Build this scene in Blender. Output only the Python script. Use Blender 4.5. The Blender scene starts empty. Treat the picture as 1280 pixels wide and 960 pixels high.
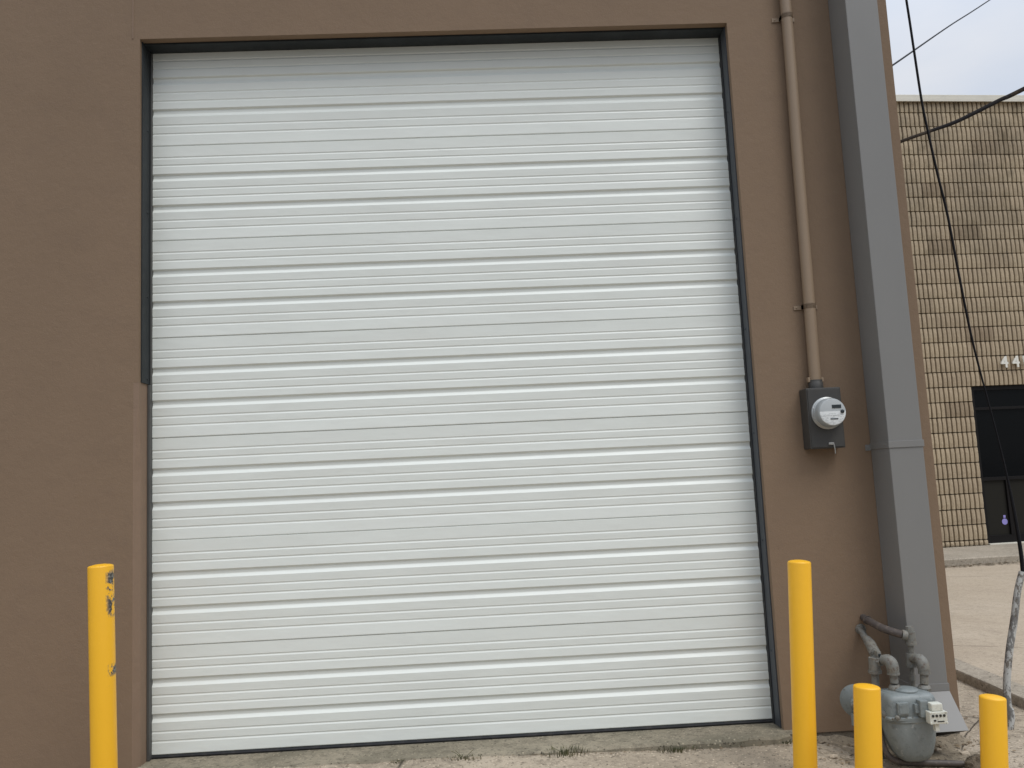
import bpy, bmesh, math, random
from mathutils import Vector, Matrix, noise as mnoise
random.seed(7)
D = bpy.data; SC = bpy.context.scene; COL = SC.collection
rad = math.radians

# ------------------------------------------------------------------ camera
cam = D.cameras.new('camera'); camo = D.objects.new('camera', cam); COL.objects.link(camo)
cam.sensor_fit = 'HORIZONTAL'; cam.sensor_width = 36.0; cam.lens = 29.53
cam.clip_start = 0.05; cam.clip_end = 2000
camo.matrix_world = Matrix(((0.9983797, 0.0433768, -0.0368308, 1.7055782),
                            (-0.0315901, -0.1158538, -0.9927638, -4.389818),
                            (-0.0473299, 0.9923187, -0.1142958, 1.2633436),
                            (0, 0, 0, 1)))
SC.camera = camo

# ------------------------------------------------------------------ sky, sun, exposure
SUN_EL, SUN_ROT = rad(57), rad(140)
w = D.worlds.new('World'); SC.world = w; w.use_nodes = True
nt = w.node_tree; nt.nodes.clear(); N = nt.nodes.new; Lk = nt.links.new
out = N('ShaderNodeOutputWorld'); mixs = N('ShaderNodeMixShader')
bg1 = N('ShaderNodeBackground'); bg2 = N('ShaderNodeBackground')
sky = N('ShaderNodeTexSky'); sky.sky_type = 'NISHITA'; sky.sun_disc = False
sky.sun_elevation = SUN_EL; sky.sun_rotation = SUN_ROT
bg1.inputs['Strength'].default_value = 0.10; Lk(sky.outputs[0], bg1.inputs[0])
tc = N('ShaderNodeTexCoord'); mp = N('ShaderNodeMapping'); mp.inputs['Scale'].default_value = (1.0, 1.0, 2.6)
ns = N('ShaderNodeTexNoise'); ns.inputs['Scale'].default_value = 2.6; ns.inputs['Detail'].default_value = 7; ns.inputs['Roughness'].default_value = .5
Lk(tc.outputs['Generated'], mp.inputs[0]); Lk(mp.outputs[0], ns.inputs['Vector'])
cr = N('ShaderNodeValToRGB'); cr.color_ramp.elements[0].position = .3; cr.color_ramp.elements[1].position = .7
cr.color_ramp.elements[0].color = (.66, .75, .90, 1); cr.color_ramp.elements[1].color = (.88, .905, .96, 1)
Lk(ns.outputs[0], cr.inputs[0]); Lk(cr.outputs[0], bg2.inputs[0])
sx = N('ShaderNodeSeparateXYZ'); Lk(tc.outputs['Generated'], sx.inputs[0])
mr = N('ShaderNodeFloatCurve')                                  # overcast sky, brighter overhead; low band darkened further to deepen shade under the lintel
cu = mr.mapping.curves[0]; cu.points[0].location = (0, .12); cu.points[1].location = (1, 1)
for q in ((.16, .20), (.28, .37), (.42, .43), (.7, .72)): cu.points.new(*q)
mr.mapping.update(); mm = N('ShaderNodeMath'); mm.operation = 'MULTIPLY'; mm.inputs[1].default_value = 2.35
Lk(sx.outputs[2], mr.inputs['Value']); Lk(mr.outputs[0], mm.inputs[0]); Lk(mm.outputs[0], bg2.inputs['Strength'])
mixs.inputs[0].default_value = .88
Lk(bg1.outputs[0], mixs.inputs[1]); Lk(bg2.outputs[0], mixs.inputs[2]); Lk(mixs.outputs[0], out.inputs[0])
sun = D.lights.new('sun', 'SUN'); sun.energy = 1.45; sun.angle = rad(28); sun.color = (1, .965, .91)
suno = D.objects.new('sun', sun); COL.objects.link(suno)
sd = Vector((math.sin(SUN_ROT) * math.cos(SUN_EL), math.cos(SUN_ROT) * math.cos(SUN_EL), math.sin(SUN_EL)))
suno.rotation_euler = sd.to_track_quat('Z', 'Y').to_euler()
vs = SC.view_settings; vs.view_transform = 'Standard'; vs.look = 'None'; vs.exposure = -0.05; vs.gamma = 1; vs.use_curve_mapping = False
SC.cycles.max_bounces = 8

# ------------------------------------------------------------------ materials
class Mat:
    """small wrapper round a Principled node tree in object coordinates"""
    def __init__(s, name, col, rough=.6, metal=0, spec=.5):
        s.m = D.materials.new(name); s.m.use_nodes = True; s.t = s.m.node_tree; s.n = s.t.nodes; s.l = s.t.links.new
        s.p = s.n['Principled BSDF']; s.p.inputs['Roughness'].default_value = rough
        s.p.inputs['Metallic'].default_value = metal; s.p.inputs['Specular IOR Level'].default_value = spec
        s.col = (*col, 1); s.csock = None; s.hsock = None; s.bump_node = None
        s.p.inputs['Base Color'].default_value = s.col
        s.tc = s.n.new('ShaderNodeTexCoord')
    def coords(s, scale=(1, 1, 1)):
        m = s.n.new('ShaderNodeMapping'); m.inputs['Scale'].default_value = scale
        s.l(s.tc.outputs['Object'], m.inputs[0]); return m.outputs[0]
    def noise(s, scale, detail=4, rough=.55, stretch=(1, 1, 1), dist=0):
        n = s.n.new('ShaderNodeTexNoise'); n.inputs['Scale'].default_value = scale; n.inputs['Detail'].default_value = detail
        n.inputs['Roughness'].default_value = rough; n.inputs['Distortion'].default_value = dist
        s.l(s.coords(stretch), n.inputs['Vector']); return n.outputs[0]
    def voronoi(s, scale, feature='F1', stretch=(1, 1, 1), warp=0):
        v = s.n.new('ShaderNodeTexVoronoi'); v.feature = feature; v.inputs['Scale'].default_value = scale
        c = s.coords(stretch)
        if warp:
            n = s.n.new('ShaderNodeTexNoise'); n.inputs['Scale'].default_value = scale * 2.5; n.inputs['Detail'].default_value = 5; s.l(c, n.inputs['Vector'])
            a = s.n.new('ShaderNodeVectorMath'); a.operation = 'SCALE'; a.inputs['Scale'].default_value = warp; s.l(n.outputs[1], a.inputs[0])
            b = s.n.new('ShaderNodeVectorMath'); b.operation = 'ADD'; s.l(c, b.inputs[0]); s.l(a.outputs[0], b.inputs[1]); c = b.outputs[0]
        s.l(c, v.inputs['Vector']); return v.outputs['Distance'] if feature != 'COL' else v.outputs['Color']
    def ramp(s, sock, p0, p1, v0=0, v1=1):
        r = s.n.new('ShaderNodeMapRange'); r.inputs['From Min'].default_value = p0; r.inputs['From Max'].default_value = p1
        r.inputs['To Min'].default_value = v0; r.inputs['To Max'].default_value = v1; s.l(sock, r.inputs[0]); return r.outputs[0]
    def mul(s, a, b):
        m = s.n.new('ShaderNodeMath'); m.operation = 'MULTIPLY'; s.l(a, m.inputs[0])
        if isinstance(b, (int, float)): m.inputs[1].default_value = b
        else: s.l(b, m.inputs[1])
        return m.outputs[0]
    def blend(s, fac, col, mode='MIX'):
        m = s.n.new('ShaderNodeMix'); m.data_type = 'RGBA'; m.blend_type = mode
        if s.csock is None: m.inputs[6].default_value = s.col
        else: s.l(s.csock, m.inputs[6])
        if isinstance(col, tuple): m.inputs[7].default_value = (*col, 1)
        else: s.l(col, m.inputs[7])
        if isinstance(fac, (int, float)): m.inputs[0].default_value = fac
        else: s.l(fac, m.inputs[0])
        s.csock = m.outputs[2]; s.l(s.csock, s.p.inputs['Base Color']); return s
    def bump(s, sock, dist, strength=1):
        b = s.n.new('ShaderNodeBump'); b.inputs['Distance'].default_value = dist; b.inputs['Strength'].default_value = strength
        s.l(sock, b.inputs['Height'])
        if s.bump_node: s.l(s.bump_node.outputs[0], b.inputs['Normal'])
        s.bump_node = b; s.l(b.outputs[0], s.p.inputs['Normal']); return s
    def roughv(s, sock): s.l(sock, s.p.inputs['Roughness']); return s
    def axis(s, i):
        x = s.n.new('ShaderNodeSeparateXYZ'); s.l(s.tc.outputs['Object'], x.inputs[0]); return x.outputs[i]

def stucco(name='brown_stucco', col=(.216, .149, .097)):
    m = Mat(name, col, .82, spec=.3)
    m.blend(m.ramp(m.noise(.4, 3), .3, .75, 0, .5), tuple(c * 1.12 for c in col))
    m.blend(m.ramp(m.noise(1.7, 6, stretch=(1, 1, .35)), .45, .8, 0, .28), tuple(c * .80 for c in col))
    m.blend(m.ramp(m.noise(9, 8, .7), .5, .85, 0, .35), (.17, .118, .085))
    m.blend(m.ramp(m.noise(60, 4, .7), .62, .8, 0, .5), (.27, .20, .15))
    m.bump(m.noise(2.2, 3), .012, .5); m.bump(m.noise(22, 6, .65), .003, .8); m.bump(m.noise(190, 4, .7), .0012, .9)
    return m.m
M = {}
M['stucco'] = stucco()
M['jamb'] = stucco('brown_jamb_paint', (.238, .165, .115))
m = Mat('white_door_paint', (.76, .785, .735), .5, spec=.4)
m.blend(m.ramp(m.noise(1.1, 5), .35, .8, 0, .5), (.70, .727, .68))
m.blend(m.ramp(m.noise(3.5, 8, .7, (.5, 1, 3)), .5, .8, 0, .35), (.66, .655, .61))
m.blend(m.ramp(m.noise(40, 6, .8, (.25, 1, 1)), .66, .8, 0, .3), (.52, .50, .45))
m.bump(m.noise(2.2, 3, .5, (1, 1, 2.5)), .010, .55); m.bump(m.noise(90, 4, .6, (.10, 1, 1)), .0006, .6)
m.roughv(m.ramp(m.noise(5, 5), .3, .7, .34, .52)); M['door'] = m.m
m = Mat('black_rubber', (.012, .013, .015), .7); m.blend(m.ramp(m.noise(14, 6), .5, .8), (.05, .045, .04)); M['rubber'] = m.m
m = Mat('dark_steel', (.020, .024, .026), .6, spec=.3)
m.blend(m.ramp(m.noise(6, 6, .6, (1, 1, .3)), .45, .75, 0, .8), (.036, .042, .046)); m.blend(m.ramp(m.noise(50, 5), .64, .75, 0, .5), (.08, .06, .05))
m.bump(m.noise(60, 4), .0008, .5); M['steel'] = m.m
m = Mat('grey_steel', (.050, .056, .064), .5, spec=.4); m.blend(m.ramp(m.noise(6, 6, .6, (1, 1, .3)), .45, .75, 0, .8), (.075, .082, .09)); M['steel_grey'] = m.m
m = Mat('grey_vinyl', (.085, .085, .080), .6); m.blend(m.ramp(m.noise(9, 6, .6, (1, 1, .3)), .5, .75, 0, .8), (.05, .045, .045)); M['vinyl'] = m.m
m = Mat('grey_gutter_paint', (.190, .186, .176), .5)
m.blend(m.ramp(m.noise(.9, 6, .6, (2, 2, .5)), .35, .75, 0, .6), (.222, .217, .204))
m.blend(m.ramp(m.noise(30, 7, .7), .62, .78, 0, .35), (.26, .26, .25)); m.bump(m.noise(3, 3, .5, (1, 1, .5)), .006, .5)
M['gutter'] = m.m
def concrete(name, col, dark, light, cracks=0.0, wet=.5, speck=1.0):
    m = Mat(name, col, .9, spec=.25)
    m.blend(m.ramp(m.noise(.8, 6, .6), .38, .7, 0, .8), light)
    m.blend(m.ramp(m.noise(2.3, 8, .65, dist=.6), .48, .76, 0, wet), dark)
    m.blend(m.ramp(m.noise(20, 7, .8), .48, .62, 0, .7 * speck), tuple(c * .62 for c in col))
    m.blend(m.ramp(m.voronoi(42), .12, .24, .8 * speck, 0), tuple(min(1, c * 1.55) for c in col))
    m.blend(m.ramp(m.noise(62, 4, .6), .60, .66, 0, .85 * speck), tuple(c * .30 for c in col))
    if cracks:
        e = m.ramp(m.voronoi(cracks, 'DISTANCE_TO_EDGE', warp=.35), .0, .0028, 1, 0)
        g = m.mul(e, m.ramp(m.noise(1.3, 3), .48, .56, 0, 1))
        m.blend(g, (.05, .042, .03)); m.bump(m.ramp(g, 0, 1, 1, 0), .006, .8)
    m.bump(m.noise(12, 6, .7), .008, .6); m.bump(m.noise(110, 4, .7), .003, .9)
    return m.m
M['driveway'] = concrete('driveway_concrete', (.36, .30, .225), (.20, .165, .12), (.46, .39, .30), .42, .6, 1.3)
M['sill'] = concrete('sill_concrete', (.235, .205, .150), (.13, .12, .085), (.33, .29, .215), 0, .9, 1.2)
M['lot'] = concrete('lot_concrete', (.44, .365, .275), (.30, .245, .185), (.50, .425, .33), .30, .45, .6)
M['kerb'] = concrete('kerb_concrete', (.36, .315, .25), (.22, .19, .15), (.44, .385, .31), 0, .6)
M['foundation'] = concrete('foundation_concrete', (.15, .125, .095), (.08, .068, .05), (.21, .18, .14), 0, .8)
M['dirt'] = concrete('dirt', (.22, .18, .13), (.10, .085, .055), (.31, .26, .19), 0, .8, 1.3)
m = Mat('far_ground', (.075, .072, .068), .95); m.blend(m.ramp(m.noise(.2, 6), .4, .7), (.055, .055, .053)); M['ground'] = m.m
# yellow bollard paint, one plain and one scraped on its right side
def yellow(scraped):
    m = Mat('yellow_sleeve_scraped' if scraped else 'yellow_sleeve', (.86, .455, .016), .42)
    m.blend(m.ramp(m.noise(7, 5, .6, (1, 1, .3)), .45, .8, 0, .4), (.72, .36, .016))
    m.blend(m.ramp(m.noise(40, 6, .7), .64, .76, 0, .4), (.52, .30, .05))
    if scraped:
        a = m.ramp(m.axis(0), .035, .048)
        z = m.axis(2)
        z1 = m.mul(m.ramp(z, .83, .86), m.ramp(z, 1.02, 1.04, 1, 0))
        z2 = m.mul(m.ramp(z, .58, .60), m.ramp(z, .62, .64, 1, 0))
        ad = m.n.new('ShaderNodeMath'); ad.operation = 'ADD'; m.l(z1, ad.inputs[0]); m.l(z2, ad.inputs[1])
        k = m.mul(m.mul(a, ad.outputs[0]), m.ramp(m.noise(34, 5, .7, (1, 1, .7)), .47, .52))
        m.blend(k, (.17, .175, .165)); 
        m.blend(m.mul(k, m.ramp(m.noise(70, 4), .40, .46)), (.05, .045, .038)); m.bump(k, .001, -.5 + 1)
    m.bump(m.noise(5, 3), .003, .4)
    return m.m
M['yellow'] = yellow(False); M['yellow_scraped'] = yellow(True)
m = Mat('beige_conduit_paint', (.27, .195, .128), .55); m.blend(m.ramp(m.noise(12, 6, .6, (1, 1, .2)), .45, .8, 0, .5), (.20, .145, .098)); M['conduit'] = m.m
m = Mat('dark_box_paint', (.045, .043, .039), .55); m.blend(m.ramp(m.noise(10, 6), .45, .8, 0, .6), (.065, .060, .052)); m.bump(m.noise(60, 3), .0006, .5); M['box'] = m.m
m = Mat('meter_ring_metal', (.42, .43, .42), .38, .6); m.bump(m.noise(30, 3), .001, .4); M['ring'] = m.m
m = Mat('meter_plastic', (.34, .36, .36), .15, 0, .6); M['meterface'] = m.m
m = Mat('meter_label', (.74, .76, .75), .35); 
m.blend(m.ramp(m.axis(2), .178, .180), (.42, .44, .44)); m.blend(m.mul(m.ramp(m.noise(90, 4, .6, (1, 1, 2.2)), .52, .56, 0, .55), m.ramp(m.axis(2), .168, .170, 1, 0)), (.38, .40, .40)); M['label'] = m.m
m = Mat('lcd_dark', (.03, .037, .04), .15); M['lcd'] = m.m
m = Mat('galvanised', (.40, .39, .36), .45, .7); M['galv'] = m.m
m = Mat('gas_grey_paint', (.185, .208, .205), .5)
m.blend(m.ramp(m.noise(14, 7, .7, (1, 1, .5)), .42, .7, 0, .75), (.235, .262, .26))
m.blend(m.ramp(m.noise(30, 7, .75), .52, .68, 0, .7), (.095, .108, .11)); m.blend(m.ramp(m.noise(24, 5, .7), .63, .68, 0, .7), (.33, .34, .32))
m.bump(m.noise(50, 5), .0015, .6); M['gas'] = m.m
m = Mat('gas_cast_grey', (.165, .165, .148), .6)
m.blend(m.ramp(m.noise(30, 7, .7), .45, .7, 0, .7), (.215, .19, .145)); m.blend(m.ramp(m.noise(55, 7, .75), .52, .64, 0, .85), (.085, .055, .035)); m.bump(m.noise(90, 5), .002, .7); M['cast'] = m.m
m = Mat('dark_pipe', (.075, .062, .055), .6); m.blend(m.ramp(m.noise(40, 6), .5, .7), (.14, .11, .09)); M['darkpipe'] = m.m
m = Mat('index_white', (.62, .63, .56), .45); m.blend(m.ramp(m.noise(60, 6), .52, .7, 0, .6), (.36, .35, .29)); M['index'] = m.m
m = Mat('black_cable', (.006, .006, .008), .7, spec=.2); M['cable'] = m.m
m = Mat('brown_cable', (.008, .006, .006), .9, spec=.05); m.blend(m.ramp(m.noise(1.3, 5), .5, .6), (.032, .022, .014)); M['bcable'] = m.m
m = Mat('weathered_pvc', (.17, .165, .155), .6)
m.blend(m.ramp(m.noise(22, 6, .7, (1, 1, .4)), .47, .51, 0, .9), (.50, .50, .47)); m.blend(m.ramp(m.noise(34, 6, .7, (1, 1, .5)), .56, .60, 0, .8), (.10, .075, .05)); m.bump(m.noise(60, 4), .001, .7); M['pvc'] = m.m
m = Mat('split_face_block', (.47, .382, .262), .9, spec=.2)
# each block its own tone (value snapped to the block grid), then stains
sn = m.n.new('ShaderNodeVectorMath'); sn.operation = 'SNAP'; sn.inputs[1].default_value = (.45, 50, .225)
ofs = m.n.new('ShaderNodeVectorMath'); ofs.operation = 'ADD'; ofs.inputs[1].default_value = (.0, 0.5, -.085)
m.l(m.tc.outputs['Object'], ofs.inputs[0]); m.l(ofs.outputs[0], sn.inputs[0])
wn = m.n.new('ShaderNodeTexWhiteNoise'); m.l(sn.outputs[0], wn.inputs[0])
m.blend(m.ramp(wn.outputs[0], .0, 1, 0, .6), (.36, .285, .20)); m.blend(m.ramp(wn.outputs[0], .88, .97, 0, .6), (.22, .165, .11))
hi = m.ramp(m.axis(2), 2.5, 6.8)
m.blend(m.mul(m.ramp(m.noise(1.1, 5, .6), .42, .65, 0, .9), hi), (.24, .20, .145))
m.blend(m.mul(m.ramp(m.noise(3.0, 6, .7, (1, 1, .6)), .52, .66, 0, .8), hi), (.17, .135, .085))
m.blend(m.ramp(m.noise(45, 6, .75), .5, .75, 0, .6), (.22, .18, .13)); m.blend(m.ramp(m.noise(70, 5, .7), .6, .75, 0, .5), (.62, .53, .40))
m.bump(m.noise(30, 7, .75), .012, .7); M['block'] = m.m
m = Mat('block_mortar', (.045, .034, .02), .95); m.blend(m.ramp(m.noise(20, 5), .4, .7), (.10, .078, .05)); M['mortar'] = m.m
m = Mat('cream_coping', (.66, .63, .54), .5); m.blend(m.ramp(m.noise(3, 5), .5, .8, 0, .4), (.5, .48, .42)); M['coping'] = m.m
m = Mat('dark_glass', (.004, .0045, .005), .06, 0, .2); m.bump(m.noise(.8, 2), .004, .3); M['glass'] = m.m
m = Mat('dark_glass_film', (.022, .021, .018), .30, 0, .1); M['film'] = m.m
m = Mat('bronze_frame', (.007, .006, .006), .55, 0, .2); M['frame'] = m.m
m = Mat('sign_white', (.74, .73, .66), .5); M['sign'] = m.m
m = Mat('sticker_violet', (.30, .27, .62), .5); M['sticker'] = m.m
m = Mat('weed_green', (.075, .085, .040), .8); m.blend(m.ramp(m.noise(25, 3), .4, .6), (.13, .12, .055)); M['weed'] = m.m
m = Mat('dry_leaf', (.13, .085, .045), .85); m.blend(m.ramp(m.noise(18, 3), .4, .6), (.24, .18, .11)); M['leaf'] = m.m
m = Mat('dry_root', (.11, .085, .055), .95); m.blend(m.ramp(m.noise(30, 5), .4, .65), (.20, .16, .11)); m.bump(m.noise(60, 6, .8), .01, 1); M['root'] = m.m
m = Mat('roof_gravel', (.30, .29, .27), .95); m.blend(m.ramp(m.noise(40, 5), .4, .6), (.2, .19, .18)); M['roof'] = m.m

# ------------------------------------------------------------------ mesh helpers
def box(bm, x0, x1, y0, y1, z0, z1, bev=0):
    t = bmesh.new(); bmesh.ops.create_cube(t, size=1)
    for v in t.verts:
        v.co = Vector(((x0 + x1) / 2 + v.co.x * (x1 - x0), (y0 + y1) / 2 + v.co.y * (y1 - y0), (z0 + z1) / 2 + v.co.z * (z1 - z0)))
    if bev: bmesh.ops.bevel(t, geom=t.edges[:], offset=bev, segments=2, profile=.6, affect='EDGES')
    merge(bm, t)
def merge(bm, t, mat=None):
    if mat is not None: bmesh.ops.transform(t, matrix=mat, verts=t.verts)
    me = D.meshes.new('tmp'); t.to_mesh(me); t.free(); bm.from_mesh(me); D.meshes.remove(me)
def tube(bm, pts, r, seg=14, smooth_n=0, cap=True):
    pts = [Vector(p) for p in pts]
    rs = list(r) if isinstance(r, (list, tuple)) else [r] * len(pts)
    if smooth_n:
        q = []; qr = []
        for i in range(len(pts) - 1):
            p0 = pts[max(i - 1, 0)]; p1 = pts[i]; p2 = pts[i + 1]; p3 = pts[min(i + 2, len(pts) - 1)]
            for k in range(smooth_n):
                t = k / smooth_n
                q.append(.5 * ((2 * p1) + (p2 - p0) * t + (2 * p0 - 5 * p1 + 4 * p2 - p3) * t * t + (3 * p1 - p0 - 3 * p2 + p3) * t ** 3))
                qr.append(rs[i] * (1 - t) + rs[i + 1] * t)
        q.append(pts[-1]); qr.append(rs[-1]); pts, rs = q, qr
    rings = []; prev = None
    for i, p in enumerate(pts):
        d = (pts[min(i + 1, len(pts) - 1)] - pts[max(i - 1, 0)]).normalized()
        if prev is None:
            a = d.orthogonal().normalized()
        else:
            a = (prev - d * prev.dot(d)).normalized()
        prev = a; b = d.cross(a)
        rings.append([bm.verts.new(p + (a * math.cos(2 * math.pi * k / seg) + b * math.sin(2 * math.pi * k / seg)) * rs[i]) for k in range(seg)])
    for A, B in zip(rings, rings[1:]):
        for k in range(seg): bm.faces.new((A[k], A[(k + 1) % seg], B[(k + 1) % seg], B[k]))
    if cap: bm.faces.new(list(reversed(rings[0]))); bm.faces.new(rings[-1])
def lathe(bm, prof, seg=32, mat=None):
    """prof: list of (radius, z); closed at both ends"""
    t = bmesh.new(); rings = []
    for r, z in prof: rings.append([t.verts.new((max(r, 1e-4) * math.cos(2 * math.pi * k / seg), max(r, 1e-4) * math.sin(2 * math.pi * k / seg), z)) for k in range(seg)])
    for A, B in zip(rings, rings[1:]):
        for k in range(seg): t.faces.new((A[k], A[(k + 1) % seg], B[(k + 1) % seg], B[k]))
    t.faces.new(list(reversed(rings[0]))); t.faces.new(rings[-1])
    merge(bm, t, mat)
def prism_z(bm, poly, z0, z1):
    a = [bm.verts.new((x, y, z0)) for x, y in poly]; b = [bm.verts.new((x, y, z1)) for x, y in poly]
    n = len(poly)
    for i in range(n): bm.faces.new((a[i], a[(i + 1) % n], b[(i + 1) % n], b[i]))
    bm.faces.new(list(reversed(a))); bm.faces.new(b)
def frame_to(p, d):
    """matrix whose Z axis points along d, placed at p"""
    return Matrix.Translation(Vector(p)) @ Vector(d).to_track_quat('Z', 'Y').to_matrix().to_4x4()
def obj(name, bm, m, parent=None, smooth=False, loc=None):
    bmesh.ops.recalc_face_normals(bm, faces=bm.faces)
    me = D.meshes.new(name); bm.to_mesh(me); bm.free(); me.materials.append(M[m])
    if smooth:
        for p in me.polygons: p.use_smooth = True
        try: me.set_sharp_from_angle(angle=rad(38))
        except Exception: pass
    o = D.objects.new(name, me); COL.objects.link(o)
    if parent is not None:
        o.parent = parent
    if loc is not None: o.location = loc
    return o
def shift(bm, origin):
    bmesh.ops.translate(bm, verts=bm.verts, vec=-Vector(origin)); return bm
def tag(o, label=None, cat=None, group=None, kind=None):
    if label: o['label'] = label
    if cat: o['category'] = cat
    if group: o['group'] = group
    if kind: o['kind'] = kind
    return o
def empty(name, loc, label, cat, group=None, rz=0):
    o = D.objects.new(name, None); COL.objects.link(o); o.location = loc; o.rotation_euler = (0, 0, rz); o.empty_display_size = .2
    return tag(o, label, cat, group)
def B(): return bmesh.new()
def struct(name, bm, m, smooth=False): return tag(obj(name, bm, m, None, smooth), kind='structure')

# ------------------------------------------------------------------ ground, driveway, lot
W, H = 3.111, 3.657
bm = B(); box(bm, -300, 300, -300, 300, -.7, -.27); struct('ground', bm, 'ground')
def sstep(a, b, x):
    t = max(0, min(1, (x - a) / (b - a))); return t * t * (3 - 2 * t)
def gz(x, y):
    z = -.020 - .028 * sstep(1.35, 3.0, x) - .068 * sstep(3.0, 3.75, x)
    z -= .035 * max(0, -.25 - y)
    return z
def xs_range(a, b, n): return [a + (b - a) * i / n for i in range(n + 1)]
def sheet(bm, xs, ys, f, thick=.3):
    g = [[bm.verts.new(((kerb_x(y) + .146) if (f is lz and i == 0) else x, y, f(x, y))) for i, x in enumerate(xs)] for y in ys]
    for j in range(len(ys) - 1):
        for i in range(len(xs) - 1): bm.faces.new((g[j][i], g[j][i + 1], g[j + 1][i + 1], g[j + 1][i]))
lz = None
bm = B()
def gzn(x, y): return gz(x, y) + .004 * mnoise.noise(Vector((x * 4, y * 4, 0))) + .0025 * mnoise.noise(Vector((x * 18, y * 18, 3)))
sheet(bm, xs_range(-9, -.5, 10) + xs_range(-.45, 4.62, 130) , xs_range(-5.5, -1.6, 6) + xs_range(-1.5, -.10, 46), gzn)
sheet(bm, xs_range(3.98, 4.64, 16), xs_range(-.10, 7.2, 90), gzn)
struct('driveway', bm, 'driveway', True)
# door sill slab with a broken front edge
bm = B()
fr = []
for i in range(131):
    x = -.05 + (3.20 + .05) * i / 130
    yf = -.245 + .018 * mnoise.noise(Vector((x * 1.3, 5, 0))) + .008 * mnoise.noise(Vector((x * 9, 1, 0))) + .005 * mnoise.noise(Vector((x * 30, 1, 0)))
    if x > 3.05: yf += (x - 3.05) * .45
    fr.append((x, yf))
rows = []
for x, yf in fr:
    ch = .010 + .008 * mnoise.noise(Vector((x * 7, 8, 0)))
    rows.append([bm.verts.new((x, .10, -.014)), bm.verts.new((x, -.02, -.0185)), bm.verts.new((x, yf * .55, -.0165)), bm.verts.new((x, yf + ch, -.014 + .002 * mnoise.noise(Vector((x * 6, 2, 0))))),
                 bm.verts.new((x, yf, -.014 - abs(ch))), bm.verts.new((x, yf - .004, -.16))])
for A, C_ in zip(rows, rows[1:]):
    for k in range(5): bm.faces.new((A[k], C_[k], C_[k + 1], A[k + 1]))
struct('door_sill', bm, 'sill', True)
# kerb between the driveway and the lot
ang = math.atan2(4.645 - 4.606, 1.047 - .298)
def kerb_x(y): return 4.606 + (y - .298) * math.tan(ang) * .6
bm = B()
ks = xs_range(-5.5, 7.1, 90); rows = []
for y in ks:
    x = kerb_x(y) + .004 * mnoise.noise(Vector((y * 3, 0, 0))); dz = .003 * mnoise.noise(Vector((y * 5, 3, 0))) - .035 * max(0, -.25 - y)
    rows.append([bm.verts.new((x + .006, y, -.32 + dz)), bm.verts.new((x, y, -.070 + dz)), bm.verts.new((x + .008, y, -.058 + dz)), bm.verts.new((x + .152, y, -.054 + dz)), bm.verts.new((x + .152, y, -.32 + dz))])
for A, C_ in zip(rows, rows[1:]):
    for k in range(4): bm.faces.new((A[k], C_[k], C_[k + 1], A[k + 1]))
struct('kerb', bm, 'kerb', True)
bm = B()
def lz(x, y): return -.060 - .040 * sstep(1.5, 5.5, y) - .035 * max(0, -.25 - y) + .004 * mnoise.noise(Vector((x * 1.5, y * 1.5, 0)))
sheet(bm, xs_range(4.752, 9, 40) + xs_range(9.4, 26, 20), xs_range(-5.5, 9.5, 100), lz)
struct('parking_lot', bm, 'lot', True)

# ------------------------------------------------------------------ brown building
bld = empty('brown_building', (0, 0, 0), 'brown stucco building with a wide white sectional garage door and grey downspout', 'building')
YF = -.14
OX0, OX1, OZ = -.012, 3.118, 3.668
bm = B()
box(bm, -6, -.038, YF, 7, -.3, 5.3)                      # left of the door
box(bm, OX1, 4.005, YF, 7, -.036, 5.3)                   # right of the door
box(bm, -.038, OX1, YF, 7, OZ, 5.3)                      # over the door
box(bm, -.038, OX0, YF, 7, 1.842, OZ)                    # upper left jamb
box(bm, OX0, OX1, .16, 7, -.02, OZ)                      # closed interior volume behind the door
wall = obj('wall', bm, 'stucco', bld)
bm = B()
lowp = [(-.038, YF), (-.034, YF + .002), (OX0 - .003, YF + .030), (OX0, YF + .04), (OX0, .16), (-.038, .16)]
topp = [(-.038, YF), (-.015, YF + .0008), (OX0 - .0008, YF + .003), (OX0, YF + .006), (OX0, .16), (-.038, .16)]
rings = []
for z in [-.06 + (1.842 + .06) * k / 26 for k in range(27)]:
    t = sstep(1.30, 1.82, z); j_ = .0025 * mnoise.noise(Vector((3, 1, z * 9)))
    rings.append([bm.verts.new((a[0] + (b[0] - a[0]) * t + (j_ if q in (1, 2) else 0), a[1] + (b[1] - a[1]) * t, z)) for q, (a, b) in enumerate(zip(lowp, topp))])
for A, C_ in zip(rings, rings[1:]):
    for k in range(6): bm.faces.new((A[k], A[(k + 1) % 6], C_[(k + 1) % 6], C_[k]))
bm.faces.new(rings[0]); bm.faces.new(rings[-1])
tag(obj('jamb', bm, 'jamb', bld), 'lighter brown door jamb with a chamfered edge')
bm = B(); box(bm, -.052, -.044, YF - .0025, YF + .01, 3.67, 5.3, .001); obj('wall_joint', bm, 'jamb', bld)
bm = B(); box(bm, 3.16, 3.995, YF + .006, 6.9, -.5, -.036); obj('foundation', bm, 'foundation', bld)
bm = B(); box(bm, -6.04, 4.045, YF - .04, 7.04, 5.30, 5.38, .004); obj('coping', bm, 'gutter', bld)
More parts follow.
